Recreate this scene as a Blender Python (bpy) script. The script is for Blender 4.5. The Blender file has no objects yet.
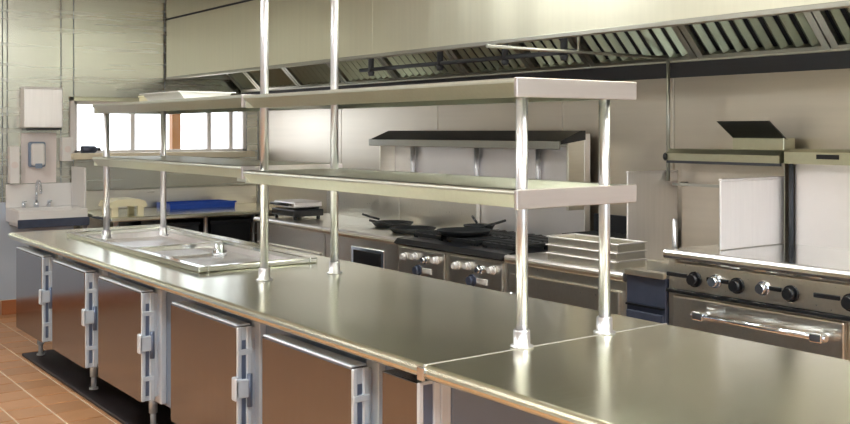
import bpy, bmesh, math, random
from mathutils import Vector
random.seed(7)
scene = bpy.context.scene
C = scene.collection
R = math.radians

# ------------------------------------------------------------------ camera, world, exposure
H = 1.637
cam = bpy.data.cameras.new('camera'); camo = bpy.data.objects.new('camera', cam); C.objects.link(camo)
camo.location = (0, 0, H)
camo.rotation_euler = (R(90), 0, R(-36.28))
cam.sensor_width = 36.0
cam.lens = 36.0 * 1000 / 850
cam.shift_y = -81.0 / 850
cam.clip_start = 0.05
scene.camera = camo
vs = scene.view_settings
vs.view_transform = 'Standard'; vs.look = 'None'; vs.gamma = 1.0; vs.use_curve_mapping = False
vs.exposure = 0.2
world = bpy.data.worlds.new('sky'); scene.world = world; world.use_nodes = True
bg = world.node_tree.nodes['Background']
bg.inputs['Color'].default_value = (0.88, 0.94, 1.0, 1); bg.inputs['Strength'].default_value = 3.7
LAMP = 18.0          # ceiling troffer emission
ADDED_HOODLAMP = 16.0     # unseen lamps added inside the hood for extra light

# ------------------------------------------------------------------ materials
def new_mat(name):
    m = bpy.data.materials.new(name); m.use_nodes = True
    nt = m.node_tree
    return m, nt, nt.nodes['Principled BSDF']
def plain(name, col, rough=0.5, metal=0.0, var=0.0, scale=20, bump=0.0):
    m, nt, b = new_mat(name)
    b.inputs['Roughness'].default_value = rough; b.inputs['Metallic'].default_value = metal
    tc = nt.nodes.new('ShaderNodeTexCoord'); n = nt.nodes.new('ShaderNodeTexNoise')
    n.inputs['Scale'].default_value = scale; n.inputs['Detail'].default_value = 3
    nt.links.new(tc.outputs['Object'], n.inputs['Vector'])
    mx = nt.nodes.new('ShaderNodeMix'); mx.data_type = 'RGBA'
    mx.inputs[6].default_value = (*[c * (1 - var) for c in col], 1); mx.inputs[7].default_value = (*[min(1, c * (1 + var)) for c in col], 1)
    nt.links.new(n.outputs['Fac'], mx.inputs[0]); nt.links.new(mx.outputs[2], b.inputs['Base Color'])
    if bump:
        bp = nt.nodes.new('ShaderNodeBump'); bp.inputs['Strength'].default_value = bump; bp.inputs['Distance'].default_value = 0.004
        nt.links.new(n.outputs['Fac'], bp.inputs['Height']); nt.links.new(bp.outputs['Normal'], b.inputs['Normal'])
    return m
def steel(name, col, rough, grain=(2, 60, 60), wave=(1.5, 1.5, 1.5), wstr=0.1, rvar=0.06):
    """brushed sheet steel: fine grain in the roughness, gentle sheet waviness in the normal"""
    m, nt, b = new_mat(name)
    b.inputs['Metallic'].default_value = 1.0
    tc = nt.nodes.new('ShaderNodeTexCoord')
    mp = nt.nodes.new('ShaderNodeMapping'); mp.inputs['Scale'].default_value = grain
    n = nt.nodes.new('ShaderNodeTexNoise'); n.inputs['Scale'].default_value = 1.0; n.inputs['Detail'].default_value = 4
    nt.links.new(tc.outputs['Object'], mp.inputs['Vector']); nt.links.new(mp.outputs['Vector'], n.inputs['Vector'])
    mr = nt.nodes.new('ShaderNodeMapRange'); mr.inputs[3].default_value = rough - rvar; mr.inputs[4].default_value = rough + rvar
    nt.links.new(n.outputs['Fac'], mr.inputs[0]); nt.links.new(mr.outputs[0], b.inputs['Roughness'])
    mx = nt.nodes.new('ShaderNodeMix'); mx.data_type = 'RGBA'
    mx.inputs[6].default_value = (*[c * 0.93 for c in col], 1); mx.inputs[7].default_value = (*[min(1, c * 1.06) for c in col], 1)
    nt.links.new(n.outputs['Fac'], mx.inputs[0]); nt.links.new(mx.outputs[2], b.inputs['Base Color'])
    mp2 = nt.nodes.new('ShaderNodeMapping'); mp2.inputs['Scale'].default_value = wave
    n2 = nt.nodes.new('ShaderNodeTexNoise'); n2.inputs['Scale'].default_value = 1.0; n2.inputs['Detail'].default_value = 0.4
    nt.links.new(tc.outputs['Object'], mp2.inputs['Vector']); nt.links.new(mp2.outputs['Vector'], n2.inputs['Vector'])
    bp = nt.nodes.new('ShaderNodeBump'); bp.inputs['Strength'].default_value = wstr; bp.inputs['Distance'].default_value = 0.05
    nt.links.new(n2.outputs['Fac'], bp.inputs['Height']); nt.links.new(bp.outputs['Normal'], b.inputs['Normal'])
    return m
def emit(name, col, s):
    m, nt, b = new_mat(name)
    b.inputs['Base Color'].default_value = (*col, 1)
    b.inputs['Emission Color'].default_value = (*col, 1); b.inputs['Emission Strength'].default_value = s
    return m
def tile_mat(name, col, var):
    m, nt, b = new_mat(name)
    oi = nt.nodes.new('ShaderNodeObjectInfo'); geo = nt.nodes.new('ShaderNodeNewGeometry')
    tc = nt.nodes.new('ShaderNodeTexCoord'); n = nt.nodes.new('ShaderNodeTexNoise'); n.inputs['Scale'].default_value = 9; n.inputs['Detail'].default_value = 5
    nt.links.new(geo.outputs['Position'], n.inputs['Vector'])
    ad = nt.nodes.new('ShaderNodeMath'); ad.operation = 'ADD'
    nt.links.new(oi.outputs['Random'], ad.inputs[0]); nt.links.new(n.outputs['Fac'], ad.inputs[1])
    hf = nt.nodes.new('ShaderNodeMath'); hf.operation = 'MULTIPLY'; hf.inputs[1].default_value = 0.5
    nt.links.new(ad.outputs[0], hf.inputs[0])
    mx = nt.nodes.new('ShaderNodeMix'); mx.data_type = 'RGBA'
    mx.inputs[6].default_value = (*[c * (1 - var) for c in col], 1); mx.inputs[7].default_value = (*[c * (1 + var) for c in col], 1)
    nt.links.new(hf.outputs[0], mx.inputs[0]); nt.links.new(mx.outputs[2], b.inputs['Base Color'])
    b.inputs['Roughness'].default_value = 0.38
    return m
M = {}
M['counter'] = steel('counter_steel', (0.84, 0.84, 0.70), 0.22, (3, 90, 3), (1.3, .8, 1), .13, .04)
M['shelf'] = steel('shelf_steel', (0.73, 0.75, 0.67), 0.38, (3, 60, 60), (2, 2, 2), .05)
M['shelf_end'] = steel('shelf_end_steel', (0.76, 0.71, 0.71), 0.33, (3, 60, 60), (2, 2, 2), .05)
M['post'] = steel('post_steel', (0.78, 0.78, 0.82), 0.36, (40, 40, 3), (2, 2, 1), .03)
M['wall'] = steel('wall_sheet_steel', (0.52, 0.52, 0.46), 0.27, (1, 1, 30), (.3, .3, 3.0), .13, .02)
M['rwall'] = steel('cook_wall_sheet_steel', (0.62, 0.565, 0.485), 0.40, (1, 1, 30), (.3, .25, 3.5), .15, .02)
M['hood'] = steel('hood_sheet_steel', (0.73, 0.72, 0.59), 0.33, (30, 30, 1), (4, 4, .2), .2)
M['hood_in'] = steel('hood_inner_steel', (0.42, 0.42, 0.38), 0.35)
M['door'] = steel('door_steel', (0.31, 0.30, 0.31), 0.15, (3, 80, 3), (1, 1.2, 1.2), .06, .03)
M['chrome'] = steel('chrome_trim', (0.82, 0.87, 0.95), 0.10, (40, 40, 3), (4, 4, 4), .04, .03)
M['satin'] = plain('satin_blue_trim', (0.80, 0.88, 1.0), .25, .25, .05, 10)
M['slate'] = plain('slate_groove_shade_and_latch', (0.16, 0.20, 0.30), .3, .3, .1, 10)
M['slab_shadow'] = plain('cabinet_shadow_dark', (0.025, 0.018, 0.02), .5, 0, .3, 20)  # near-black colour for the shadow beneath the island cabinets
M['body'] = plain('blue_grey_cabinet_paint', (0.26, 0.33, 0.45), .3, .3, .05, 6)
M['range'] = steel('range_steel', (0.82, 0.79, 0.71), 0.30, (3, 60, 60), (2, 2, 2), .06)
M['panel'] = steel('splash_steel', (0.92, 0.89, 0.89), 0.45, (60, 3, 3), (2, 2, 2), .08)
M['olive'] = steel('flue_steel', (0.55, 0.54, 0.40), 0.35)
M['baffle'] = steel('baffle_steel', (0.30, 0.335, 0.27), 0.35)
M['griddle'] = steel('griddle_plate_steel', (0.70, 0.71, 0.68), 0.14, (3, 60, 3), (2, 2, 2), .05)
M['iron'] = plain('cast_iron', (0.016, 0.018, 0.02), 0.45, 0.0, .3, 60, .2)
M['black'] = plain('black_enamel', (0.010, 0.011, 0.014), 0.3, 0, .2)
M['darkblue'] = plain('dark_blue_enamel', (0.075, 0.09, 0.14), 0.3, 0.3, .2)
M['tile'] = tile_mat('terracotta_tile', (0.53, 0.275, 0.135), .22)
M['grout'] = plain('grout', (0.76, 0.64, 0.50), .8, 0, .12, 40)
M['base'] = tile_mat('cove_tile', (0.42, 0.155, 0.065), .15)
M['paint'] = plain('cream_paint', (0.74, 0.74, 0.70), .6, 0, .04, 3)
M['bluepaint'] = plain('pale_grey_wall', (0.50, 0.57, 0.68), .5, 0, .04, 3)
M['ceil'] = plain('ceiling_tile', (0.78, 0.77, 0.72), .75, 0, .05, 30)
M['white'] = plain('white_enamel', (0.82, 0.80, 0.79), .3, 0, .03, 8)
M['pinkwhite'] = plain('white_plastic', (0.80, 0.72, 0.70), .4, 0, .03, 8)
M['cream'] = plain('cream_plastic', (0.82, 0.76, 0.52), .45, 0, .06, 8)
M['blue'] = plain('blue_plastic', (0.015, 0.07, 0.42), .35, 0, .1, 12)
M['orange'] = plain('orange_paint', (0.24, 0.085, 0.008), .5, 0, .05, 8)
M['sill'] = plain('sill_laminate', (0.74, 0.66, 0.50), .45, 0, .06, 8)
M['frame'] = plain('window_frame_paint', (0.80, 0.76, 0.74), .4, 0, .03, 8)
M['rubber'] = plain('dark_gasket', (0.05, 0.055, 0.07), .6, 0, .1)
M['lamp'] = emit('lamp_diffuser', (0.98, 1.0, 0.96), LAMP)
M['added_hlamp'] = emit('added_hood_lamp_glass', (1.0, 0.93, 0.78), ADDED_HOODLAMP)
g, gnt, gb = new_mat('window_glass')
gnt.nodes.remove(gb)
gt = gnt.nodes.new('ShaderNodeBsdfTransparent'); gg = gnt.nodes.new('ShaderNodeBsdfGlossy'); gg.inputs['Roughness'].default_value = .03
gm = gnt.nodes.new('ShaderNodeMixShader'); gm.inputs[0].default_value = .06
gnt.links.new(gt.outputs[0], gm.inputs[1]); gnt.links.new(gg.outputs[0], gm.inputs[2]); gnt.links.new(gm.outputs[0], gnt.nodes['Material Output'].inputs['Surface'])
M['glass'] = g

# ------------------------------------------------------------------ mesh helpers
class MB:
    def __init__(s): s.bm = bmesh.new()
    def box(s, x0, x1, y0, y1, z0, z1, bev=0.0, seg=2):
        vs_ = [s.bm.verts.new(p) for p in [(x0,y0,z0),(x1,y0,z0),(x1,y1,z0),(x0,y1,z0),(x0,y0,z1),(x1,y0,z1),(x1,y1,z1),(x0,y1,z1)]]
        fs = [s.bm.faces.new([vs_[i] for i in f]) for f in [(0,3,2,1),(4,5,6,7),(0,1,5,4),(1,2,6,5),(2,3,7,6),(3,0,4,7)]]
        if bev > 0:
            es = list({e for f in fs for e in f.edges})
            bmesh.ops.bevel(s.bm, geom=es, offset=bev, segments=seg, profile=.5, affect='EDGES')
        return s
    def cyl(s, p0, p1, r0, r1=None, n=20, caps=True):
        if r1 is None: r1 = r0
        p0, p1 = Vector(p0), Vector(p1); d = (p1 - p0).normalized()
        a = d.orthogonal().normalized(); b = d.cross(a)
        A = []; B = []
        for i in range(n):
            t = 2 * math.pi * i / n; o = a * math.cos(t) + b * math.sin(t)
            A.append(s.bm.verts.new(p0 + o * r0)); B.append(s.bm.verts.new(p1 + o * r1))
        for i in range(n):
            f = s.bm.faces.new([A[i], A[(i+1) % n], B[(i+1) % n], B[i]]); f.smooth = True
        if caps:
            s.bm.faces.new(A[::-1]); s.bm.faces.new(B)
        return s
    def tube(s, pts, r, n=10):
        for i in range(len(pts) - 1): s.cyl(pts[i], pts[i+1], r, n=n)
        return s
    def lathe(s, c, prof, n=28):
        rings = []
        for r, z in prof:
            rings.append([s.bm.verts.new((c[0] + r * math.cos(2*math.pi*i/n), c[1] + r * math.sin(2*math.pi*i/n), c[2] + z)) for i in range(n)])
        for A, B in zip(rings, rings[1:]):
            for i in range(n):
                f = s.bm.faces.new([A[i], A[(i+1) % n], B[(i+1) % n], B[i]]); f.smooth = True
        s.bm.faces.new(rings[0][::-1]); s.bm.faces.new(rings[-1])
        return s
    def prism(s, axis, poly, a0, a1, smooth=False):
        """poly: list of 2D points in the two other axes (cyclic order y,z / x,z / x,y), extruded along axis"""
        def P(p, t):
            return {'x': (t, p[0], p[1]), 'y': (p[0], t, p[1]), 'z': (p[0], p[1], t)}[axis]
        A = [s.bm.verts.new(P(p, a0)) for p in poly]; B = [s.bm.verts.new(P(p, a1)) for p in poly]
        n = len(poly)
        for i in range(n):
            f = s.bm.faces.new([A[i], A[(i+1) % n], B[(i+1) % n], B[i]]); f.smooth = smooth
        s.bm.faces.new(A[::-1]); s.bm.faces.new(B)
        return s
    def build(s, name, mat, parent=None, origin=None):
        bmesh.ops.recalc_face_normals(s.bm, faces=s.bm.faces[:])
        me = bpy.data.meshes.new(name)
        off = Vector((0, 0, 0))
        if parent is not None: off = wloc(parent)
        elif origin is not None: off = Vector(origin)
        if off.length > 0: bmesh.ops.translate(s.bm, verts=s.bm.verts[:], vec=-off)
        s.bm.to_mesh(me); s.bm.free()
        me.materials.append(mat)
        o = bpy.data.objects.new(name, me); C.objects.link(o)
        if parent is not None: o.parent = parent
        elif origin is not None: o.location = origin
        return o
def wloc(o):
    v = Vector(o.location)
    while o.parent is not None:
        o = o.parent; v += Vector(o.location)
    return v
def thing(name, label, cat, loc, group=None):
    o = bpy.data.objects.new(name, None); C.objects.link(o); o.location = loc
    o.empty_display_size = .1
    o['label'] = label; o['category'] = cat
    if group: o['group'] = group
    return o
def tag(o, label, cat, group=None):
    o['label'] = label; o['category'] = cat
    if group: o['group'] = group
    return o
def struct(o, label=None, cat=None):
    o['kind'] = 'structure'
    if label: o['label'] = label
    if cat: o['category'] = cat
    return o
def B(*a, **k): return MB().box(*a, **k)

# ------------------------------------------------------------------ room shell
XL, XR, YB, YF, ZC = -2.4, 4.75, 9.4, -2.2, 3.1
floor = struct(B(XL - .1, XR + .1, YF - .1, YB + .1, -.12, -.006).build('floor', M['grout']), 'terracotta quarry tile floor with pale grout joints', 'floor')
T = .22; tiles = []
i = 0
xs = []
x = 1.70 - T * 20
while x < XR: 
    xs.append(x); x += T
ys = []; y = YF
while y < YB: ys.append(y); y += T
cand = []
for x in xs:
    for y in ys:
        x0, x1, y0, y1 = max(x, XL), min(x + T, XR), max(y, YF), min(y + T, YB)
        if x1 - x0 < .03 or y1 - y0 < .03: continue
        cand.append((x0, x1, y0, y1))
def show(c):   # tiles that the camera or the cabinet doors look at first
    cx, cy = (c[0] + c[1]) / 2, (c[2] + c[3]) / 2
    dep = .5917 * cx + .8061 * cy
    if dep < 1: return 1e9
    a = (.8061 * cx - .5917 * cy) / dep
    return dep if (-.50 < a < -.22 and cx < 2.35) else 1e8 + dep
cand.sort(key=show)
tm = B(-T/2 + .006, T/2 - .006, -T/2 + .006, T/2 - .006, -.02, 0, bev=.0025, seg=1)
tile0 = None
full = [c for c in cand if abs(c[1] - c[0] - T) < 1e-4 and abs(c[3] - c[2] - T) < 1e-4]
near = full[:260]; nearset = set(near)
for c in near:
    loc = ((c[0] + c[1]) / 2, (c[2] + c[3]) / 2, random.uniform(-.001, .001))
    if tile0 is None:
        tile0 = tm.build('floor_tile', M['tile'], floor); tile0.location = loc
    else:
        t = bpy.data.objects.new('floor_tile', tile0.data); C.objects.link(t); t.parent = floor; t.location = loc
rest = MB()
for c in cand:
    if c in nearset: continue
    rest.box(c[0] + .006, c[1] - .006, c[2] + .006, c[3] - .006, -.02, 0)
ft = rest.build('floor_tiles', M['tile'], floor); ft['kind'] = 'stuff'

struct(B(XL - .1, XR + .1, YF - .1, YB + .1, ZC, ZC + .1).build('ceiling', M['ceil']), 'pale kitchen ceiling', 'ceiling')
struct(B(XL - .1, XL, YF, YB, 0, ZC).build('wall_left', M['paint']), 'cream painted wall across the aisle', 'wall')
FX0, FX1, FZ0, FZ1 = -.2, 3.4, 1.0, 2.45
struct(MB().box(XL, FX0, YF - .1, YF, 0, ZC).box(FX1, XR, YF - .1, YF, 0, ZC).box(FX0, FX1, YF - .1, YF, 0, FZ0).box(FX0, FX1, YF - .1, YF, FZ1, ZC).build('wall_front', M['bluepaint']), 'pale grey wall behind the viewer', 'wall')
wf = struct(bpy.data.objects.new('added_window', None), 'wide unseen window added behind the viewer for daylight', 'window'); C.objects.link(wf); wf.location = (FX0, YF, FZ0)  # unseen window, added to light the faces turned to the camera
fr = MB()
fr.box(FX0, FX0 + .05, YF - .08, YF - .02, FZ0, FZ1).box(FX1 - .05, FX1, YF - .08, YF - .02, FZ0, FZ1).box(FX0 + .05, FX1 - .05, YF - .08, YF - .02, FZ0, FZ0 + .05).box(FX0 + .05, FX1 - .05, YF - .08, YF - .02, FZ1 - .05, FZ1)
fr.build('window_frame', M['frame'], wf)
for q in (1.0, 2.2): B(q - .025, q + .025, YF - .08, YF - .02, FZ0 + .05, FZ1 - .05).build('mullion', M['frame'], wf)
for a, b in ((FX0 + .05, .975), (1.025, 2.175), (2.225, FX1 - .05)): B(a, b, YF - .055, YF - .049, FZ0 + .05, FZ1 - .05).build('pane', M['glass'], wf)  # panes of the added unseen window
# back wall (y = YB) with the window opening
WX0, WX1, WZ0, WZ1 = 2.86, 4.62, 1.43, 1.915
wb = MB()
wb.box(XL, WX0, YB + .012, YB + .2, 0, ZC).box(WX1, XR + .1, YB + .012, YB + .2, 0, ZC)
wb.box(WX0, WX1, YB + .012, YB + .2, 0, WZ0).box(WX0, WX1, YB + .012, YB + .2, WZ1, ZC)
wback = struct(wb.build('wall_back', M['bluepaint']), 'end wall sheeted in stainless steel above the hand sink', 'wall')
def sheet_y(x0, x1, z0, z1): B(x0 + .003, x1 - .003, YB, YB + .012, z0 + .003, z1 - .003, bev=.002, seg=1).build('wall_panel', M['wall'], wback)
sheet_y(2.235, 2.275, 1.0, ZC); sheet_y(2.275, 2.745, 1.0, ZC); sheet_y(2.745, WX0, 1.0, ZC)
sheet_y(WX0, 3.74, WZ1, ZC); sheet_y(3.74, XR, WZ1, ZC); sheet_y(WX0, 3.74, .2, WZ0); sheet_y(3.74, XR, .2, WZ0)
sheet_y(WX1, XR, WZ0, WZ1); sheet_y(1.3, 2.235, 1.0, ZC); sheet_y(0.2, 1.3, 1.0, ZC)
# right wall behind the cook line
wright = struct(B(XR + .012, XR + .1, YF, YB, 0, ZC).build('wall_right', M['paint']), 'stainless sheeted wall behind the cooking line', 'wall')
yy = [YF, -.9, .6, 2.0, 3.95, 4.9, 6.3, 7.75, YB]
for a, b in zip(yy, yy[1:]):
    B(XR, XR + .012, a + .003, b - .003, .1, ZC, bev=.002, seg=1).build('wall_panel', M['rwall'], wright)
# terracotta cove base at the back wall
bb = struct(B(XL, 3.2, YB + .0, YB + .012, 0, .13).build('baseboard_back', M['grout']), 'dark terracotta cove tile base along the end wall', 'baseboard')
x = XL
while x < 3.0:
    B(x + .004, x + .216, YB - .014, YB, 0.0, .128, bev=.004, seg=1).build('cove_tile', M['base'], bb); x += .22

# window
win = struct(bpy.data.objects.new('window_1', None), 'bright wide window over the far prep table', 'window'); C.objects.link(win); win.location = (WX0, YB, WZ0)
f = MB()
f.box(WX0, WX0 + .035, YB + .01, YB + .14, WZ0, WZ1).box(WX1 - .035, WX1, YB + .01, YB + .14, WZ0, WZ1)
f.box(WX0, WX1, YB + .01, YB + .14, WZ1 - .03, WZ1).box(WX0, WX1, YB + .01, YB + .14, WZ0, WZ0 + .025)
f.build('window_frame', M['frame'], win)
mull = [3.44, 4.23, 4.47]
for mx_ in mull: B(mx_ - .022, mx_ + .022, YB + .05, YB + .10, WZ0 + .025, WZ1 - .03, bev=.004, seg=1).build('mullion', M['frame'], win)
px_ = [WX0 + .035] + mull + [WX1 - .035]
for a, b in zip(px_, px_[1:]): B(a + .02, b - .02, YB + .07, YB + .076, WZ0 + .025, WZ1 - .03).build('pane', M['glass'], win)
B(WX0 - .05, WX1 + .02, YB - .16, YB + .03, WZ0 - .055, WZ0 + .002, bev=.008).build('window_sill', M['sill'], win)
B(WX0 - .04, WX0, YB - .03, YB + .02, WZ0, WZ1 + .04, bev=.004, seg=1).build('casing', M['frame'], win)
B(WX0 - .04, WX1 + .03, YB - .03, YB + .02, WZ1, WZ1 + .04, bev=.004, seg=1).build('casing', M['olive'], win)
# orange post outside
t = thing('painted_post', 'orange painted post standing outside the window', 'post', (4.06, 9.95, 0))
B(4.02, 4.115, 9.9, 9.995, 0.02, 2.6, bev=.006).build('shaft', M['orange'], t)
B(3.95, 4.18, 9.83, 10.06, -.02, .02, bev=.004).build('base_plate', M['orange'], t)
struct(B(1.0, 8.0, YB + .22, 14.0, -.12, -.02).build('ground', M['grout']), 'pale paving outside the window', 'ground')

# ------------------------------------------------------------------ exhaust hood over the cook line
HX, HZ, HY0, HY1 = 3.74, 2.157, -.6, 9.36
hood = thing('exhaust_hood', 'long stainless exhaust hood with baffle filters above the cooking line', 'hood', (HX, HY1, HZ))
for a, b in ((HY0, 2.1), (2.1, 5.7), (5.7, HY1)):
    B(HX, HX + .03, a + .0005, b - .0005, HZ, 2.715, bev=.0008, seg=1).build('front_panel', M['hood'], hood)
B(HX + .012, HX + .04, HY0, HY1, 2.715, 2.735).build('seam_strip', M['rubber'], hood)
B(HX, HX + .03, HY0, HY1, 2.735, ZC - .002).build('closure_panel', M['hood'], hood)
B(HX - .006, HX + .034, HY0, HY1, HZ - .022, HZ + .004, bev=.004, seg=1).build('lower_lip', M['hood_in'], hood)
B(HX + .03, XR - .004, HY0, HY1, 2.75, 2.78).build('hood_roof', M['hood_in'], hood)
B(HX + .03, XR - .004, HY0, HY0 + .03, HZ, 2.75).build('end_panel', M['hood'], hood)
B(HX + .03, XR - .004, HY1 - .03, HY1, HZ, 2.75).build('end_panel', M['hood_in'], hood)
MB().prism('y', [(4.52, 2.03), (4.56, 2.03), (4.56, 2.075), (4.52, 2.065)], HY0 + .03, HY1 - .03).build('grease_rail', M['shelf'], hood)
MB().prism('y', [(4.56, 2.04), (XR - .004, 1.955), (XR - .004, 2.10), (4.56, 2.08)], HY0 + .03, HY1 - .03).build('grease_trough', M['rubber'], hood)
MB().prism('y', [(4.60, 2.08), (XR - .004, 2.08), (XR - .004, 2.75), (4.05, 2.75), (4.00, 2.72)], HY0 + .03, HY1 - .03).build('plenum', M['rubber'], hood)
divs = [HY0 + .04, .35, 1.15, 1.97, 2.78, 3.59, 4.41, 4.94, 5.65, 6.53, 7.30, 8.1, 8.9, HY1 - .04]
s2 = math.sqrt(.5)
def along(t, off, P0=(4.545, 2.055)):   # point up the 45 degree filter slope, off = distance out of it
    return (P0[0] - t * s2 - off * s2, P0[1] + t * s2 - off * s2)
for a, b in zip(divs, divs[1:]):
    fl = bpy.data.objects.new('filter', None); C.objects.link(fl); fl.parent = hood
    fl.location = Vector((4.545, a, 2.055)) - Vector(hood.location)
    fr = MB()
    for (y0, y1) in ((a + .004, a + .044), (b - .044, b - .004)):
        fr.prism('y', [along(0, 0), along(.55, 0), along(.55, .03), along(0, .03)], y0, y1)
    fr.prism('y', [along(0, .0), along(.03, .0), along(.03, .03), along(0, .03)], a + .044, b - .044)
    fr.prism('y', [along(.52, .0), along(.55, .0), along(.55, .03), along(.52, .03)], a + .044, b - .044)
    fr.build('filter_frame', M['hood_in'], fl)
    n = max(3, round((b - a - .1) / .085)); p = (b - a - .1) / n
    for k in range(n):
        y = a + .05 + p * (k + .5)
        # one V-shaped baffle running up the slope
        m = MB()
        w = p * .33
        for (ya, oa, yb_, ob) in ((-w, .002, 0, .026), (0, .026, w, .002)):
            q0 = along(.03, oa); q1 = along(.52, oa); r0 = along(.03, ob); r1 = along(.52, ob)
            v = [m.bm.verts.new((q0[0], y + ya, q0[1])), m.bm.verts.new((q1[0], y + ya, q1[1])), m.bm.verts.new((r1[0], y + yb_, r1[1])), m.bm.verts.new((r0[0], y + yb_, r0[1]))]
            m.bm.faces.new(v)
            v2 = [m.bm.verts.new(Vector(q.co) + Vector((.003, 0, .003))) for q in v]; m.bm.faces.new(v2[::-1])
            for i in range(4): m.bm.faces.new([v[i], v2[i], v2[(i+1) % 4], v[(i+1) % 4]])
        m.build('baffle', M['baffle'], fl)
# fire-suppression pipe with drops under the hood
sp = MB(); sp.cyl((4.22, 4.25, 2.11), (4.22, 6.6, 2.11), .015, n=10)
t = thing('suppression_pipe', 'dark fire-suppression pipe with drop nozzles under the hood filters', 'pipe', (4.22, 6.6, 2.26))
sp.build('pipe', M['rubber'], t)
for y in (6.45, 5.57, 4.88, 4.34):
    MB().cyl((4.22, y, 2.37), (4.22, y, 2.09), .022, n=10).cyl((4.22, y, 2.09), (4.22, y, 2.06), .028, .02, n=10).build('drop_nozzle', M['rubber'], t)
t = thing('gas_pipe', 'thin grey pipe running out under the hood with a vertical drop', 'pipe', (4.72, 3.8, 2.056))
MB().cyl((3.17, 3.8, 2.056), (XR, 3.8, 2.056), .009, n=10).build('pipe', M['hood_in'], t)
MB().cyl((4.52, 3.8, 2.056), (4.52, 3.8, 1.35), .011, n=10).build('drop', M['hood_in'], t)
MB().cyl((4.72, 3.8, 2.056), (XR, 3.8, 2.056), .04, n=16).build('wall_flange', M['hood_in'], t)
MB().cyl((3.80, 3.8, 2.056), (3.80, 3.8, HZ + .3), .008, n=8).build('hanger', M['hood_in'], t)
# added hood lamps, unseen behind the front lip, to brighten the cook line
for i, y in enumerate((.6, 2.4, 4.1, 5.9)):
    t = thing('added_hood_lamp', 'unseen hood lamp added for light, number %s along the hood behind its front lip' % ['one', 'two', 'three', 'four'][i], 'lamp', (3.93, y, 2.75), 'added hood lamps')
    MB().cyl((3.93, y, 2.75), (3.93, y, 2.70), .07, n=20).build('added_lamp_base', M['post'], t)
    MB().lathe((3.93, y, 2.56), [(.03, 0), (.055, .02), (.065, .07), (.065, .14)], 20).build('added_lamp_globe', M['added_hlamp'], t)

# ceiling troffers
k = 0
TP = [(.5, -.6), (.5, 2.0), (.5, 4.6), (.5, 7.2), (3.0, -.6), (3.0, 2.0), (3.0, 4.6)]
for (x, y) in TP:
    t = thing('ceiling_light', 'long fluorescent ceiling light %s, in the %s pair from the end wall' % ('above the island' if x > 2 else 'above the tiled aisle', {7.2: 'first', 4.6: 'second', 2.0: 'third', -.6: 'fourth'}[y]), 'ceiling light', (x, y, ZC), 'fluorescent ceiling lights')
    fr = MB(); 
    fr.box(x - .32, x - .28, y - .62, y + .62, ZC - .05, ZC).box(x + .28, x + .32, y - .62, y + .62, ZC - .05, ZC).box(x - .28, x + .28, y - .62, y - .58, ZC - .05, ZC).box(x - .28, x + .28, y + .58, y + .62, ZC - .05, ZC)
    fr.build('light_frame', M['white'], t)
    B(x - .28, x + .28, y - .58, y + .58, ZC - .045, ZC - .03).build('diffuser', M['lamp'], t)

# ------------------------------------------------------------------ island worktop
CX0, CX1, CZ = 1.85, 3.02, .90
SEAM, CYF, CYN = 2.54, 7.62, .70
prof = []
for i in range(9):          # bullnose front edge
    a = R(90 + 180 * i / 8); prof.append((CX0 + .022 + .022 * math.cos(a), CZ - .022 + .022 * math.sin(a)))
prof += [(CX0 + .03, CZ - .05), (CX1 - .03, CZ - .05)]
for i in range(5):
    a = R(-90 + 180 * i / 4); prof.append((CX1 - .022 + .022 * math.cos(a), CZ - .022 + .022 * math.sin(a)))
# basin cut-out in the far top: build the far top as four slabs around it, in one mesh
BX0, BX1, BY0, BY1 = 2.15, 2.80, 4.90, 7.10
wt = thing('island_worktop', 'long polished stainless worktop of the island with a shallow well', 'worktop', (CX0, CYF, CZ - .05))
m = MB(); m.prism('y', prof, SEAM + .004, BY0); m.prism('y', prof, BY1, CYF)
L = [p for p in prof if p[0] < 2.2] ; Rr = [p for p in prof if p[0] > 2.6]
m.prism('y', [(BX0, CZ)] + L + [(BX0, CZ - .05)], BY0, BY1)
m.prism('y', [(BX1, CZ - .05)] + Rr + [(BX1, CZ)], BY0, BY1)
m.build('top', M['counter'], wt)
wt2 = thing('island_worktop', 'near stainless worktop section of the island, closest to the viewer', 'worktop', (CX0, CYN, 0))
MB().prism('y', prof, CYN, SEAM - .004).build('top', M['counter'], wt2)
for (x, y) in ((CX0 + .12, CYN + .12), (CX1 - .12, CYN + .12), (CX1 - .12, SEAM - .2)):
    MB().cyl((x, y, 0), (x, y, CZ - .05), .021).build('leg', M['post'], wt2)
t = tag(B(CX0 - .006, CX0 + .004, SEAM - .017, SEAM + .017, CZ - .047, CZ - .004, bev=.003).build('seam_clip', M['chrome'], None, (CX0, SEAM, CZ - .047)), 'small bright metal clip over the worktop seam', 'clip')
# joint strip
tag(B(CX0 + .01, CX1 - .01, SEAM - .0038, SEAM + .0038, CZ - .04, CZ + .0012).build('joint_strip', M['panel'], None, (CX0, SEAM, CZ - .04)), 'pale joint line across the island worktop', 'joint strip')

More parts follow.
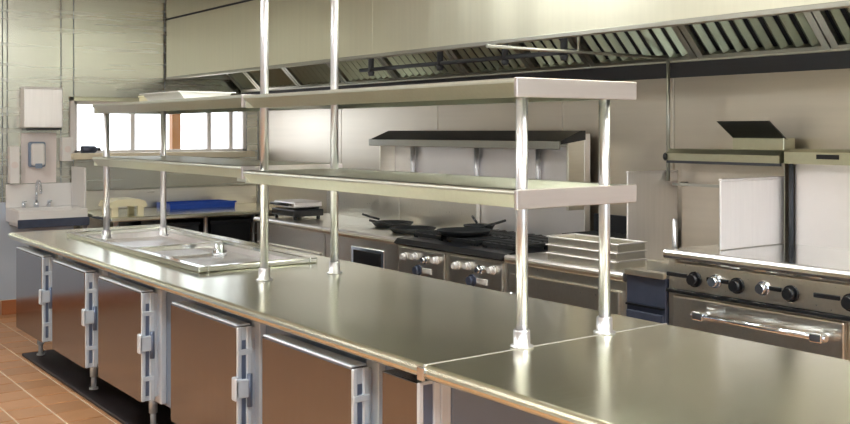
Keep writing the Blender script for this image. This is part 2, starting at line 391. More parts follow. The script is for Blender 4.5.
# drop-in well with raised rim
w = thing('drop_in_well', 'shallow drop-in steel well with raised rim under the far overshelf', 'serving well', (BX0, BY0, CZ - .046))
m = MB()
m.box(BX0 - .03, BX0 + .02, BY0 - .03, BY1 + .03, CZ + .001, CZ + .030, bev=.006)
m.box(BX1 - .02, BX1 + .03, BY0 - .03, BY1 + .03, CZ + .001, CZ + .030, bev=.006)
m.box(BX0 + .02, BX1 - .02, BY0 - .03, BY0 + .02, CZ + .001, CZ + .030, bev=.006)
m.box(BX0 + .02, BX1 - .02, BY1 - .02, BY1 + .03, CZ + .001, CZ + .030, bev=.006)
m.build('rim', M['griddle'], w)
m = MB()
m.box(BX0 + .002, BX0 + .012, BY0 + .002, BY1 - .002, CZ - .036, CZ + .002).box(BX1 - .012, BX1 - .002, BY0 + .002, BY1 - .002, CZ - .036, CZ + .002)
m.box(BX0 + .012, BX1 - .012, BY0 + .002, BY0 + .012, CZ - .036, CZ + .002).box(BX0 + .012, BX1 - .012, BY1 - .012, BY1 - .002, CZ - .036, CZ + .002)
m.box(BX0 + .002, BX1 - .002, BY0 + .002, BY1 - .002, CZ - .046, CZ - .036)
m.build('basin', M['panel'], w)
MB().lathe((2.64, 5.75, CZ - .036), [(.045, 0), (.045, .03), (.03, .04), (.03, .07), (.018, .075)], 20).build('drain_standpipe', M['chrome'], w)
B(BX0 + .02, BX1 - .02, 5.98, 6.02, CZ - .01, CZ + .022, bev=.004).build('divider_bar', M['griddle'], w)

# ------------------------------------------------------------------ overshelves
PX = (2.285, 2.688)
SX0, SX1 = 2.205, 2.785
UZ, LZ = 1.752, 1.378     # undersides of upper and lower shelf
SHT = .062
def shelf(par, y0, y1, z, mat=M['shelf']):
    fold = .052 if z > 1.6 else .034
    m = MB()
    m.box(SX0 + .004, SX1 - .004, y0 + .004, y1 - .004, z + SHT - .006, z + SHT)
    for sg, xe in ((1, SX0), (-1, SX1)):
        # rolled top edge, then a lip folded back under the shelf
        out = [(.05, SHT), (.012, SHT), (.005, SHT - .003), (.001, SHT - .009), (.001, SHT - .016), (fold, 0), (fold + .012, 0)]
        inn = [(fold + .006, .006), (.010, SHT - .016), (.014, SHT - .007), (.05, SHT - .007)]
        p = [(xe + sg * a_, z + b_) for a_, b_ in out + inn]
        m.prism('y', p, y0, y1)
    m.box(SX0 + .012, SX1 - .012, y1 - .012, y1, z, z + SHT)
    s = m.build('shelf', mat, par)
    B(SX0 - .002, SX1 + .002, y0 - .012, y0 + .003, z - .002, z + SHT + .002, bev=.003).build('end_fascia', M['shelf_end'], s)
    return s
def post(par, x, y, z1):
    p = MB().cyl((x, y, CZ + .0005), (x, y, z1), .0205, n=24).build('post', M['post'], par)
    MB().lathe((x, y, CZ + .0005), [(.040, 0), (.040, .006), (.029, .010), (.029, .055), (.026, .06)], 24).build('foot_collar', M['post'], p)
    return p
o1 = thing('overshelf', 'near two-tier stainless overshelf with square end facing the viewer', 'overshelf', (PX[0], 2.555, CZ))
shelf(o1, 2.50, 4.53, UZ); shelf(o1, 2.50, 4.53, LZ)
for x in PX: post(o1, x, 2.555, UZ + SHT - .006)
for x in PX: post(o1, x, 4.455, ZC - .002)
o2 = thing('overshelf', 'far two-tier stainless overshelf above the drop-in well', 'overshelf', (PX[0], 6.82, CZ))
s = shelf(o2, 4.546, 6.84, UZ + .004); shelf(o2, 4.546, 6.84, LZ + .022)
for x in PX: post(o2, x, 6.785, UZ + SHT - .003)
for x in PX: B(x - .03, x + .03, 4.50, 4.70, LZ + .002, LZ + .020).build('link_bracket', M['shelf'], o2)
# things lying on the far top shelf
t = thing('steel_pan', 'shallow white pan lying on top of the far overshelf', 'pan', (2.5, 6.0, UZ + .004 + SHT))
z0 = UZ + .007 + SHT
MB().prism('y', [(2.40, z0), (2.66, z0), (2.70, z0 + .05), (2.36, z0 + .05)], 5.7, 6.3).build('pan_body', M['white'], t)
B(2.34, 2.72, 5.68, 6.32, z0 + .05, z0 + .056, bev=.002).build('pan_rim', M['white'], t)
t = thing('food_box', 'small cream box with lid on top of the far overshelf', 'box', (2.55, 6.6, z0))
B(2.48, 2.62, 6.52, 6.70, z0, z0 + .045, bev=.006).build('box_body', M['cream'], t)
B(2.475, 2.625, 6.515, 6.705, z0 + .045, z0 + .057, bev=.004).build('box_lid', M['cream'], t)

# ------------------------------------------------------------------ island cabinets
DOORS = [(2.99, 3.67), (3.91, 4.63), (5.03, 5.70), (5.94, 6.60), (6.84, 7.48)]
UNITS = [(2.57, 3.76), (3.76, 4.80), (4.80, 5.80), (5.80, 6.70), (6.70, 7.58)]
ordn = ['nearest', 'second nearest', 'middle', 'second farthest', 'farthest']
DX, DZ0, DZ1 = 1.87, .235, .803
tag(B(1.94, 2.98, 2.57, 7.60, .0, .02, bev=.004, seg=1).build('shadow_slab', M['slab_shadow'], None, (2.45, 5.1, 0)), 'low dark slab standing in for the shadow beneath the island cabinets', 'painted shadow')  # thin slab painted dark as the cabinets' shadow on the floor
for i, ((d0, d1), (u0, u1)) in enumerate(zip(DOORS, UNITS)):
    t = thing('undercounter_cabinet', 'mirror-finish undercounter cabinet, %s of the five along the aisle' % ordn[i], 'cabinet', (2.45, (u0 + u1) / 2, 0), 'undercounter cabinets of the island')
    B(2.0, 2.95, u0 + .003, u1 - .003, .20, CZ - .052, bev=.004, seg=1).build('body', M['body'], t)
    B(1.985, 2.0, u0 + .01, u1 - .01, .815, .845).build('top_rail', M['body'], t)
    dr = B(DX, 1.945, d0, d1, DZ0, DZ1, bev=.006).build('door', M['door'], t)
    B(DX + .004, 1.94, d0 + .004, d1 - .004, DZ1 - .001, DZ1 + .006, bev=.002, seg=1).build('top_trim', M['satin'], dr)
    # bright channel on the near edge of the door
    e = MB(); e.box(DX + .003, DX + .022, d0 - .012, d0 + .002, DZ0 + .004, DZ1 - .004, bev=.003, seg=1).box(1.918, 1.942, d0 - .012, d0 + .002, DZ0 + .004, DZ1 - .004, bev=.003, seg=1)
    e.box(DX + .022, 1.918, d0 - .004, d0 + .002, DZ0 + .004, DZ1 - .004)
    for zc in (DZ1 - .11, DZ0 + .12): e.box(DX + .003, 1.942, d0 - .016, d0, zc - .012, zc + .012, bev=.003, seg=1)
    e.build('edge_channel', M['satin'], dr)
    B(DX + .026, 1.914, d0 - .0065, d0 - .003, DZ0 + .03, DZ1 - .06).build('groove_shade', M['slate'], dr)  # dark strip painted as the shade in the channel groove
    # latch
    l = MB(); l.box(DX - .014, DX + .05, d0 - .03, d0 - .012, .50, .58, bev=.006).box(DX - .016, DX + .004, d0 - .03, d0 + .012, .49, .59, bev=.007)
    l2 = MB(); l2.cyl((DX + .055, d0 - .022, .46), (DX + .055, d0 - .022, .60), .012, n=12)
    l2.build('latch_bar', M['slate'], dr); l.build('latch', M['satin'], dr)
    B(1.945, 1.968, d0 + .015, d1 - .015, DZ0 + .015, DZ1 - .015).build('gasket', M['satin'], dr)
    st = MB(); st.box(1.968, 2.0, d0 - .03, d0 + .05, .215, .815, bev=.003, seg=1); st.build('door_frame', M['satin'], t)
    B(1.968, 2.0, d0 + .05, d1 + .04, .215, .815, bev=.003, seg=1).build('front_panel', M['body'], t)
    for (x, y) in ((2.035, u1 - .12 if i == 4 else u0 + .48), (2.88, u0 + .07), (2.88, u1 - .07)):
        MB().cyl((x, y, .02), (x, y, .032), .028, n=16).cyl((x, y, .032), (x, y, .10), .016, n=16).cyl((x, y, .10), (x, y, .202), .024, n=16).build('foot', M['satin'], t)
    if i == 0:
        B(1.962, 2.0, 2.58, 2.80, DZ0, .83, bev=.003, seg=1).build('door_frame', M['satin'], t)
        pnl = B(DX + .005, 1.96, 2.60, 2.80, DZ0, .83, bev=.004).build('filler_panel', M['door'], t)
        e = MB(); e.box(DX + .006, DX + .024, 2.586, 2.602, DZ0, .83, bev=.003, seg=1).box(1.936, 1.962, 2.586, 2.602, DZ0, .83, bev=.003, seg=1).box(DX + .024, 1.936, 2.594, 2.602, DZ0, .83)
        e.build('edge_channel', M['satin'], pnl)
        B(DX + .028, 1.932, 2.5905, 2.5945, DZ0 + .02, .82).build('groove_shade', M['slate'], pnl)  # groove shade painted on the filler's edge too

# ------------------------------------------------------------------ hand-wash corner on the end wall
t = thing('hand_sink', 'white wall-mounted hand sink with splash guards below the steel dispenser', 'sink', (2.55, YB, .80))
sx0, sx1, sy0 = 2.26, 2.85, 8.95
m = MB(); m.box(sx0, sx1, sy0, sy0 + .04, .83, .95, bev=.01).box(sx0, sx0 + .04, sy0 + .04, YB - .001, .83, .95, bev=.01).box(sx1 - .04, sx1, sy0 + .04, YB - .001, .83, .95, bev=.01)
m.box(sx0 + .04, sx1 - .04, YB - .1, YB - .001, .83, .95).box(sx0 + .03, sx1 - .03, sy0 + .03, YB - .001, .80, .83, bev=.004)
m.build('bowl', M['white'], t)
B(sx0 - .01, sx1 + .01, sy0 - .012, sy0 + .0, .80, .875, bev=.004).build('front_band', M['darkblue'], t)
B(sx0, sx1, YB - .02, YB - .001, .95, 1.16, bev=.004).build('backsplash', M['white'], t)
B(sx1 - .018, sx1, sy0 + .05, YB - .02, .95, 1.31, bev=.004).build('splash_guard', M['white'], t)
f = MB(); c = (2.51, YB - .06, .95)
f.cyl(c, (c[0], c[1], 1.00), .022, n=14)
pts = [(c[0], c[1], 1.0), (c[0], c[1], 1.12)] + [(c[0], c[1] - .07 + .07 * math.cos(R(a)), 1.12 + .07 * math.sin(R(a))) for a in range(20, 181, 20)] + [(c[0], c[1] - .14, 1.08)]
f.tube(pts, .011)
f.build('faucet', M['chrome'], t)
for s_ in (-.11, .11):
    h = MB(); h.cyl((c[0] + s_, c[1], .95), (c[0] + s_, c[1], 1.0), .016, n=12); h.box(c[0] + s_ - .012, c[0] + s_ + .012, c[1] - .07, c[1] + .01, 1.0, 1.014, bev=.004)
    h.build('tap_handle', M['chrome'], t)
t = thing('towel_dispenser', 'square brushed steel paper towel dispenser above the hand sink', 'dispenser', (2.54, YB, 1.65))
B(2.385, 2.725, YB - .13, YB - .001, 1.665, 2.02, bev=.008).build('cabinet', M['panel'], t)
B(2.385, 2.725, YB - .135, YB - .001, 2.02, 2.032, bev=.003).build('lid', M['panel'], t)
B(2.4, 2.71, YB - .125, YB - .01, 1.645, 1.665).build('towel_slot', M['black'], t)
t = tag(B(2.39, 2.7, YB - .012, YB - .0005, 1.165, 1.62, bev=.004).build('splash_board', M['pinkwhite'], None, (2.54, YB, 1.165)), 'pinkish white board on the wall behind the soap dispenser', 'board')
t = thing('soap_dispenser', 'white soap dispenser with grey rim above the faucet', 'dispenser', (2.525, YB - .013, 1.3))
B(2.445, 2.595, YB - .06, YB - .0125, 1.31, 1.54, bev=.018, seg=3).build('back_shell', M['body'], t)
B(2.46, 2.58, YB - .10, YB - .055, 1.325, 1.525, bev=.02, seg=3).build('cover', M['white'], t)
B(2.49, 2.55, YB - .115, YB - .09, 1.30, 1.345, bev=.006).build('push_bar', M['body'], t)
for i, (x0, x1, z0_, z1_) in enumerate(((2.275, 2.36, 1.17, 1.50), (2.73, 2.83, 1.36, 1.58))):
    t = thing('glove_box', ['white glove box holder on the wall left of the soap dispenser', 'white glove box holder on the wall between soap dispenser and window'][i], 'holder', ((x0 + x1) / 2, YB, z0_))
    B(x0, x1, YB - .09, YB - .001, z0_, z1_, bev=.006).build('holder', M['white'], t)
    MB().cyl(((x0 + x1) / 2, YB - .088, (z0_ + z1_) / 2), ((x0 + x1) / 2, YB - .094, (z0_ + z1_) / 2), .03, n=16).build('opening', M['pinkwhite'], t)
t = thing('spray_bottle', 'small dark blue bottle lying on the left end of the window sill', 'bottle', (2.95, YB - .1, WZ0))
MB().cyl((2.90, YB - .1, WZ0 + .037), (3.02, YB - .1, WZ0 + .037), .034, n=16).cyl((3.02, YB - .1, WZ0 + .037), (3.05, YB - .1, WZ0 + .037), .034, .012, n=16).build('bottle_body', M['darkblue'], t)
MB().cyl((3.05, YB - .1, WZ0 + .037), (3.075, YB - .1, WZ0 + .037), .015, n=12).build('cap', M['black'], t)

# ------------------------------------------------------------------ prep table at the end wall
t = thing('prep_table', 'stainless prep table under the window with open base', 'table', (3.4, 8.9, 0))
tx0, tx1, ty0, ty1 = 2.87, 4.70, 8.40, 9.36
B(tx0, tx1, ty0, ty1, .862, .90, bev=.008).build('tabletop', M['counter'], t)
B(tx0, tx1, ty1 - .02, ty1, .90, 1.08, bev=.004).build('upstand', M['range'], t)
for (x, y) in ((tx0 + .06, ty0 + .06), (3.75, ty0 + .06), (tx1 - .06, ty0 + .06), (tx0 + .06, ty1 - .06), (tx1 - .06, ty1 - .06)):
    MB().cyl((x, y, 0), (x, y, .862), .021, n=16).build('leg', M['post'], t)
B(tx0 + .03, tx1 - .03, ty0 + .05, ty1 - .04, .25, .28, bev=.004).build('undershelf', M['body'], t)
t = thing('plastic_tray', 'blue plastic tray with rim on the prep table under the window', 'tray', (3.75, 8.9, .90))
m = MB(); tx, ty = 3.60, 8.92
m.box(tx, tx + .66, ty, ty + .34, .901, .912, bev=.003)
m.box(tx, tx + .66, ty, ty + .012, .912, .955, bev=.003).box(tx, tx + .66, ty + .328, ty + .34, .912, .955, bev=.003).box(tx, tx + .012, ty + .012, ty + .328, .912, .955).box(tx + .648, tx + .66, ty + .012, ty + .328, .912, .955)
m.build('tray_body', M['blue'], t)
B(tx - .012, tx + .672, ty - .012, ty + .0, .945, .962, bev=.004).build('rim', M['blue'], t)
t = thing('plastic_stand', 'cream plastic arched stand on the prep table beside the sink', 'stand', (3.02, 8.55, .90))
bx0, bx1, by0, by1 = 2.89, 3.17, 8.44, 8.70
for yy_ in (by0, by1 - .03):
    B(bx0, bx0 + .055, yy_, yy_ + .03, .901, 1.0, bev=.004).build('leg', M['cream'], t); B(bx1 - .055, bx1, yy_, yy_ + .03, .901, 1.0, bev=.004).build('leg', M['cream'], t)
MB().prism('y', [(bx0 - .03, .985), (bx0, .975), (bx0 + .06, .99), (bx1 - .06, .99), (bx1, .975), (bx1 + .03, .985), (bx1 + .01, 1.03), (bx1 - .05, 1.05), (bx0 + .05, 1.05), (bx0 - .01, 1.03)], by0 - .01, by1 + .01).build('arched_top', M['cream'], t)
for i, (x0, x1) in enumerate(((3.42, 3.70), (3.82, 4.22))):
    t = thing('storage_bin', ['black storage bin under the prep table, left of its middle leg', 'black storage bin under the prep table, right of its middle leg'][i], 'bin', ((x0 + x1) / 2, 8.8, .28), 'black bins under the prep table')
    MB().prism('y', [(x0 + .03, .281), (x1 - .03, .281), (x1, .79), (x0, .79)], 8.50, 9.2).build('bin_body', M['black'], t)
    B(x0 - .012, x1 + .012, 8.485, 9.215, .79, .82, bev=.006).build('lid', M['black'], t)

# ------------------------------------------------------------------ cook line
GX = 3.88; RZ = .90
def knob(par, y, z, x, mat=M['black'], r=.024):
    k = MB().cyl((x, y, z), (x - .012, y, z), r * 1.25, n=16).cyl((x - .012, y, z), (x - .038, y, z), r, r * .85, n=16).build('knob', mat, par)
    return k
def feet(par, x0, x1, y0, y1, z=.15):
    for x in (x0 + .07, x1 - .07):
        for y in (y0 + .06, y1 - .06):
            MB().cyl((x, y, 0), (x, y, z + .002), .022, n=14).build('foot', M['chrome'], par)
def edge_top(par, x0, x1, y0, y1, z, mat, th=.045, name='top'):
    p = []
    for i in range(7):
        a = R(90 + 180 * i / 6); p.append((x0 + th/2 + th/2 * math.cos(a), z - th/2 + th/2 * math.sin(a)))
    p += [(x1, z - th), (x1, z)]
    o = MB().prism('y', p, y0, y1).build(name, mat, par)
    MB().prism('y', [(x0 + .002, z - .012), (x0 + .008, z - .003), (x0 + .03, z), (x0 + .03, z + .004), (x0 + .006, z + .001), (x0 - .002, z - .010)], y0, y1).build('edge_highlight', M['panel'], o)  # paler strip painted as the highlight along the rounded edge
    return o
# far oven range
ya, yb = 6.62, 7.76
t = thing('work_cabinet', 'stainless cooking cabinet at the far end of the cook line', 'cabinet', (4.25, 7.2, 0))
B(GX + .03, 4.62, ya + .003, yb, .15, RZ - .045, bev=.004, seg=1).build('body', M['range'], t)
edge_top(t, GX, 4.62, ya + .003, yb, RZ, M['range'])
B(4.60, 4.64, ya + .003, yb, RZ, 1.12, bev=.004).build('backsplash', M['range'], t)
for (a, b) in ((ya + .05, (ya + yb) / 2 - .01), ((ya + yb) / 2 + .01, yb - .04)):
    d = B(GX + .008, GX + .03, a, b, .22, .70, bev=.006).build('door', M['range'], t)
    MB().cyl((GX - .03, a + .06, .66), (GX - .03, b - .06, .66), .011, n=10).cyl((GX - .03, a + .08, .66), (GX + .01, a + .08, .66), .008, n=8).cyl((GX - .03, b - .08, .66), (GX + .01, b - .08, .66), .008, n=8).build('handle', M['chrome'], d)
feet(t, GX + .03, 4.62, ya, yb)
# oven range with black control window
ya, yb = 5.64, 6.615
t = thing('oven_range', 'stainless oven range with a black control window, beside the burner range', 'range', (4.25, 6.1, 0))
B(GX + .03, 4.62, ya, yb, .15, RZ - .045, bev=.004, seg=1).build('body', M['range'], t)
edge_top(t, GX, 4.62, ya, yb, RZ, M['range'])
B(4.60, 4.64, ya, yb, RZ, 1.12, bev=.004).build('backsplash', M['range'], t)
cp = B(GX + .012, GX + .03, 5.79, 6.22, .65, .80, bev=.004).build('control_panel', M['chrome'], t)
B(GX + .006, GX + .014, 5.83, 6.18, .675, .775, bev=.003).build('display_window', M['black'], cp)
d = B(GX + .008, GX + .03, ya + .05, yb - .05, .2, .62, bev=.006).build('oven_door', M['range'], t)
MB().cyl((GX - .03, ya + .12, .58), (GX - .03, yb - .12, .58), .011, n=10).cyl((GX - .03, ya + .15, .58), (GX + .01, ya + .15, .58), .008, n=8).cyl((GX - .03, yb - .15, .58), (GX + .01, yb - .15, .58), .008, n=8).build('handle', M['chrome'], d)
feet(t, GX + .03, 4.62, ya, yb)
# burner range
ya, yb = 4.50, 5.635
t = thing('burner_range', 'open-burner range with black grates and two brown control panels', 'range', (4.25, 5.05, 0))
B(GX + .03, 4.62, ya + .003, yb, .15, .86, bev=.004, seg=1).build('body', M['range'], t)
MB().prism('y', [(GX - .01, .875), (GX + .02, .905), (GX + .10, .915), (GX + .10, .86), (GX + .02, .86)], ya + .003, yb).build('front_rail', M['black'], t)
B(GX + .10, 4.60, ya + .003, yb, .86, .90).build('burner_tray', M['black'], t)
for (a, b) in ((ya + .03, (ya + yb) / 2 - .03), ((ya + yb) / 2 + .03, yb - .03)):
    cp = B(GX + .012, GX + .03, a, b, .665, .85, bev=.004).build('control_panel', M['range'], t)
    n = 4
    for k in range(n):
        y = a + .08 + k * (b - a - .16) / (n - 1)
        knob(cp, y, .80 - (k % 2) * .01, GX + .012, M['white'] if k != 1 else M['chrome'], .022)
    knob(cp, (a + b) / 2 + .02, .715, GX + .012, M['darkblue'], .03)
    B(GX + .006, GX + .014, (a + b) / 2 - .12, (a + b) / 2 - .02, .70, .735, bev=.003).build('badge', M['white'], cp)
    d = B(GX + .008, GX + .03, a, b, .2, .64, bev=.006).build('oven_door', M['range'], t)
    MB().cyl((GX - .03, a + .06, .60), (GX - .03, b - .06, .60), .011, n=10).cyl((GX - .03, a + .08, .60), (GX + .01, a + .08, .60), .008, n=8).cyl((GX - .03, b - .08, .60), (GX + .01, b - .08, .60), .008, n=8).build('handle', M['chrome'], d)
for gx in (4.15, 4.45):
    for gy in (4.70, 5.07, 5.44):
        g = MB()
        for k in range(5):
            g.box(gx - .135, gx + .135, gy - .15 + k * .07, gy - .13 + k * .07, .925, .945, bev=.003, seg=1)
        g.box(gx - .14, gx - .12, gy - .155, gy + .155, .915, .94).box(gx + .12, gx + .14, gy - .155, gy + .155, .915, .94)
        for sx in (-.13, .13):
            for sy in (-.14, .14): g.box(gx + sx - .01, gx + sx + .01, gy + sy - .01, gy + sy + .01, .899, .925)
        gr = g.build('grate', M['iron'], t)
        MB().lathe((gx, gy, .90), [(.05, 0), (.05, .012), (.025, .018)], 16).build('burner_cap', M['iron'], gr)
feet(t, GX + .03, 4.62, ya, yb)
# raised high shelf with sloped dark front, over burner and oven ranges
t = thing('range_high_shelf', 'stainless high shelf with black sloped hood edge over the burner range', 'high shelf', (4.62, 5.6, .9))
hy0, hy1 = 4.59, 6.76
B(4.645, 4.70, hy0, hy1, .0, 1.62, bev=.003, seg=1).build('back_panel', M['panel'], t)
B(4.50, 4.645, hy0, hy0 + .02, 1.13, 1.58, bev=.003, seg=1).build('end_cheek', M['range'], t)
B(4.50, 4.645, hy1 - .02, hy1, 1.13, 1.58, bev=.003, seg=1).build('end_cheek', M['range'], t)
MB().prism('y', [(4.42, 1.55), (4.645, 1.58), (4.645, 1.64), (4.60, 1.64), (4.42, 1.57)], hy0 - .01, hy1 + .01).build('sloped_canopy', M['black'], t)
B(4.405, 4.425, hy0 - .01, hy1 + .01, 1.52, 1.572, bev=.003).build('front_lip', M['hood_in'], t)
B(4.425, 4.645, hy0 + .02, hy1 - .02, 1.535, 1.549).build('shelf_plate', M['hood_in'], t)
for y in (hy1 - .30, 5.66, 5.0): MB().cyl((4.62, y, 1.12), (4.62, y, 1.535), .018, n=14).build('support_post', M['post'], t)
# pans on the range tops
def pan(name, label, x, y, z, r, ang, cat='pan'):
    t = thing(name, label, cat, (x, y, z), 'black pans on the cook line')
    MB().lathe((x, y, z), [(r * .80, 0), (r * .84, .004), (r, .032), (r * 1.01, .036), (r * .97, .036), (r * .80, .008)], 28).build('pan_body', M['iron'], t)
    d = Vector((math.cos(R(ang)), math.sin(R(ang)), .12)).normalized()
    p0 = Vector((x, y, z + .03)) + d * r * .96; MB().tube([p0, p0 + d * .10, p0 + d * .19 + Vector((0, 0, .004))], .009, 8).build('handle', M['iron'], t)
    return t
pan('frying_pan', 'large black frying pan on the far grates of the burner range', 4.14, 5.20, .946, .18, 0)
pan('frying_pan', 'black frying pan behind the large one on the burner grates', 4.44, 5.41, .946, .11, 60)
pan('frying_pan', 'black frying pan on the oven range beside the burner range', 4.22, 5.90, .901, .17, 120)
pan('frying_pan', 'black frying pan at the back of the oven range', 4.36, 6.36, .901, .16, 100)
t = thing('contact_grill', 'low black contact grill with pale lid on the far cook line', 'grill', (4.13, 7.45, .90))
B(3.99, 4.27, 7.25, 7.65, .93, .985, bev=.008).build('grill_base', M['black'], t)
for x in (4.02, 4.24):
    for y in (7.29, 7.61): MB().cyl((x, y, .90), (x, y, .932), .015, n=10).build('foot', M['black'], t)
B(4.00, 4.27, 7.27, 7.63, 1.0, 1.05, bev=.012).build('lid', M['panel'], t)
B(4.22, 4.26, 7.31, 7.59, .985, 1.0).build('hinge', M['black'], t)
MB().cyl((4.0, 7.32, 1.025), (3.96, 7.32, 1.03), .008, n=8).cyl((4.0, 7.58, 1.025), (3.96, 7.58, 1.03), .008, n=8).cyl((3.96, 7.30, 1.03), (3.96, 7.60, 1.03), .011, n=10).build('handle', M['black'], t)
# spreader cabinet with black charbroiler at its back
ya, yb = 3.56, 4.495
t = thing('spreader_cabinet', 'stainless spreader cabinet between the burner range and dark fryer', 'cabinet', (4.25, 4.0, 0)); spreader = t
B(GX + .03, 4.62, ya, yb, .15, RZ - .045, bev=.004, seg=1).build('body', M['range'], t)
edge_top(t, GX, 4.62, ya, yb, RZ, M['range'])
d = B(GX + .008, GX + .03, ya + .04, yb - .04, .2, .80, bev=.006).build('front_door', M['range'], t)
MB().cyl((GX - .03, yb - .1, .45), (GX - .03, yb - .1, .70), .011, n=10).cyl((GX - .03, yb - .1, .47), (GX + .01, yb - .1, .47), .008, n=8).cyl((GX - .03, yb - .1, .68), (GX + .01, yb - .1, .68), .008, n=8).build('handle', M['chrome'], d)
feet(t, GX + .03, 4.62, ya, yb)
t = thing('charbroiler', 'low black charbroiler with bar grate behind the steel trays', 'broiler', (4.38, 4.1, RZ))
B(4.27, 4.58, 3.84, 4.44, RZ + .001, 1.0, bev=.006).build('firebox', M['black'], t)
for k in range(14): B(4.28, 4.57, 3.86 + k * .042, 3.878 + k * .042, .999, 1.014, bev=.003, seg=1).build('grate_bar', M['iron'], t)
B(4.575, 4.60, 3.84, 4.44, RZ + .001, 1.12, bev=.004).build('rear_guard', M['black'], t)
zz = RZ + .001
for i, (dx, l0, l1, lab) in enumerate(((.0, 3.66, 4.20, 'bottom'), (.012, 3.66, 4.21, 'middle'), (.024, 3.66, 4.22, 'top'))):
    t = thing('steel_tray', 'wide shallow stainless tray, %s one of the stack on the spreader cabinet' % lab, 'tray', (4.08, 3.9, zz), 'stacked steel trays')
    x0, x1 = 3.93 + dx, 4.19
    y0, y1 = max(l0, 3.575), l1
    m = MB(); m.box(x0 + .02, x1 - .02, y0 + .02, y1 - .02, zz, zz + .004)
    m.box(x0 + .012, x0 + .022, y0 + .012, y1 - .012, zz, zz + .038).box(x1 - .022, x1 - .012, y0 + .012, y1 - .012, zz, zz + .038).box(x0 + .022, x1 - .022, y0 + .012, y0 + .022, zz, zz + .038).box(x0 + .022, x1 - .022, y1 - .022, y1 - .012, zz, zz + .038)
    m.build('tray_body', M['range'], t)
    m = MB(); m.box(x0, x0 + .022, y0, y1, zz + .038, zz + .045, bev=.003, seg=1).box(x1 - .022, x1, y0, y1, zz + .038, zz + .045, bev=.003, seg=1).box(x0 + .022, x1 - .022, y0, y0 + .022, zz + .038, zz + .045).box(x0 + .022, x1 - .022, y1 - .022, y1, zz + .038, zz + .045)
    m.build('rim', M['panel'], t)
    zz += .0455
# fryer: dark blue front
ya, yb = 3.29, 3.555
t = thing('fryer', 'narrow deep fryer with dark blue front beside the griddle', 'fryer', (4.25, 3.42, 0))
B(GX + .02, 4.62, ya + .003, yb - .003, .15, .90, bev=.004, seg=1).build('body', M['darkblue'], t)
d = B(GX + .002, GX + .02, ya + .015, yb - .015, .22, .72, bev=.005).build('door', M['darkblue'], t)
B(GX - .012, GX + .004, ya + .07, yb - .07, .64, .665, bev=.004).build('handle', M['black'], d)
B(GX + .004, GX + .02, ya + .01, yb - .01, .745, .755).build('trim_line', M['black'], t)
B(GX + .0, GX + .05, ya + .003, yb - .003, .90, .93, bev=.004).build('front_ledge', M['range'], t)
B(4.05, 4.10, ya + .003, yb - .003, .90, .96, bev=.004).build('oil_pan_wall', M['range'], t)
feet(t, GX + .03, 4.62, ya, yb, .15)
MB().cyl((4.12, 3.42, .90), (4.12, 3.42, 1.18), .012, n=12).build('filter_pipe', M['post'], t)
# risers behind fryer and griddle
t = thing('flue_riser', 'stainless flue riser with olive cap between the two splash panels', 'riser', (4.66, 3.43, 0))
B(4.635, 4.70, 3.12, 3.80, 0, 1.47, bev=.003, seg=1).build('riser_panel', M['rwall'], t)
MB().prism('y', [(4.50, 1.47), (4.70, 1.47), (4.70, 1.535), (4.53, 1.535), (4.50, 1.51)], 3.06, 3.80).build('flue_cap', M['olive'], t)
MB().cyl((4.515, 3.79, 1.49), (4.515, 3.815, 1.49), .024, n=14).build('cap_end', M['black'], t)
B(4.505, 4.52, 3.06, 3.80, 1.455, 1.472).build('cap_lip', M['rubber'], t)
B(4.555, 4.57, 3.12, 3.80, 1.325, 1.34).build('rail', M['hood_in'], t)
B(4.57, 4.636, 3.75, 3.765, 1.32, 1.345).build('rail_bracket', M['hood_in'], t); B(4.57, 4.636, 3.15, 3.165, 1.32, 1.345).build('rail_bracket', M['hood_in'], t)
B(4.60, 4.70, 3.10, 3.42, 1.535, 1.60, bev=.003, seg=1).build('flue_box', M['olive'], t)
fd = MB().prism('y', [(4.62, 1.59), (4.635, 1.59), (4.475, 1.69), (4.46, 1.69)], 3.10, 3.42).build('flue_deflector', M['black'], t)
for k in range(6):
    z = 1.605 + k * .014; x = 4.612 - k * .0225
    B(x - .012, x - .002, 3.11, 3.41, z - .002, z + .004).build('louvre', M['rubber'], fd)
def splash(par, y, x0, x1, z0, z1):
    t = B(x0, x1, y - .006, y + .006, z0, z1, bev=.003, seg=1).build('splash_panel', M['panel'], par)
    B(x0, x1, y - .010, y + .010, z1, z1 + .012, bev=.003, seg=1).build('folded_edge', M['panel'], t)
    return t
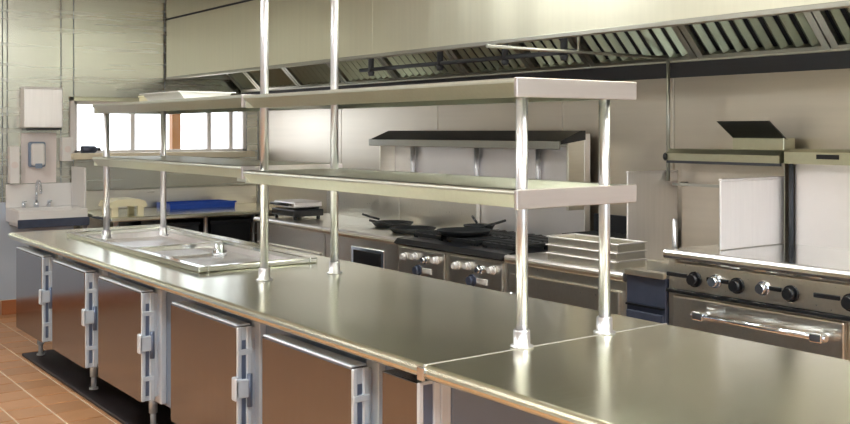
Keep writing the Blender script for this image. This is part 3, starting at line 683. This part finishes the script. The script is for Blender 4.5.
# griddle range
ya, yb, z = 1.45, 3.285, 1.05
t = thing('griddle_range', 'wide griddle range with black knobs and long oven handle nearest the viewer', 'griddle', (4.25, 2.4, 0))
B(GX + .03, 4.62, ya, yb, .15, z - .05, bev=.004, seg=1).build('body', M['range'], t)
edge_top(t, GX - .01, 4.62, ya, yb, z, M['griddle'], .05, 'griddle_plate')
B(4.62, 4.70, ya, 3.05, .15, 1.47, bev=.004, seg=1).build('back_riser', M['panel'], t)
MB().prism('y', [(4.52, 1.47), (4.70, 1.47), (4.70, 1.545), (4.56, 1.545), (4.52, 1.53)], ya, 3.045).build('riser_cap', M['olive'], t)
B(4.514, 4.524, 2.74, 2.86, 1.497, 1.520).build('flue_slot', M['black'], t)
cp = B(GX + .006, GX + .03, ya + .01, yb - .05, .865, .995, bev=.004).build('control_panel', M['range'], t)
for y in (3.10, 2.86, 2.58, 2.30, 2.02, 1.74): 
    knob(cp, y, .925, GX + .006, M['black'], .03)
    B(GX - .004, GX + .008, y + .05, y + .17, .925, .945, bev=.003).build('dial_plate', M['black'], cp)
for y in (2.98, 2.72): knob(cp, y, .93, GX + .006, M['chrome'], .026)
B(GX - .004, GX + .03, ya + .01, yb - .01, .845, .862, bev=.003).build('trim_line', M['black'], t)
for k, (a, b) in enumerate(((2.33, 3.235), (1.48, 2.31))):
    d = B(GX + .002, GX + .03, a, b, .30, .835, bev=.008).build('oven_door', M['range'], t)
    MB().cyl((GX - .05, a + .05, .765), (GX - .05, b - .16, .765), .014, n=12).cyl((GX - .05, a + .09, .765), (GX + .005, a + .09, .765), .012, n=10).cyl((GX - .05, b - .20, .765), (GX + .005, b - .20, .765), .012, n=10).build('handle', M['chrome'], d)
    for y in (a + .09, b - .20): B(GX - .07, GX - .03, y - .03, y + .03, .745, .785, bev=.006).build('handle_end', M['chrome'], d)
feet(t, GX + .03, 4.62, ya, yb)
sp_ = splash(t, 3.10, 4.07, 4.595, 1.051, 1.39)
MB().cyl((4.605, 3.06, 1.051), (4.605, 3.06, 1.50), .013, n=12).build('corner_post', M['rubber'], sp_)
splash(spreader, 3.822, 4.20, 4.625, .90, 1.40)
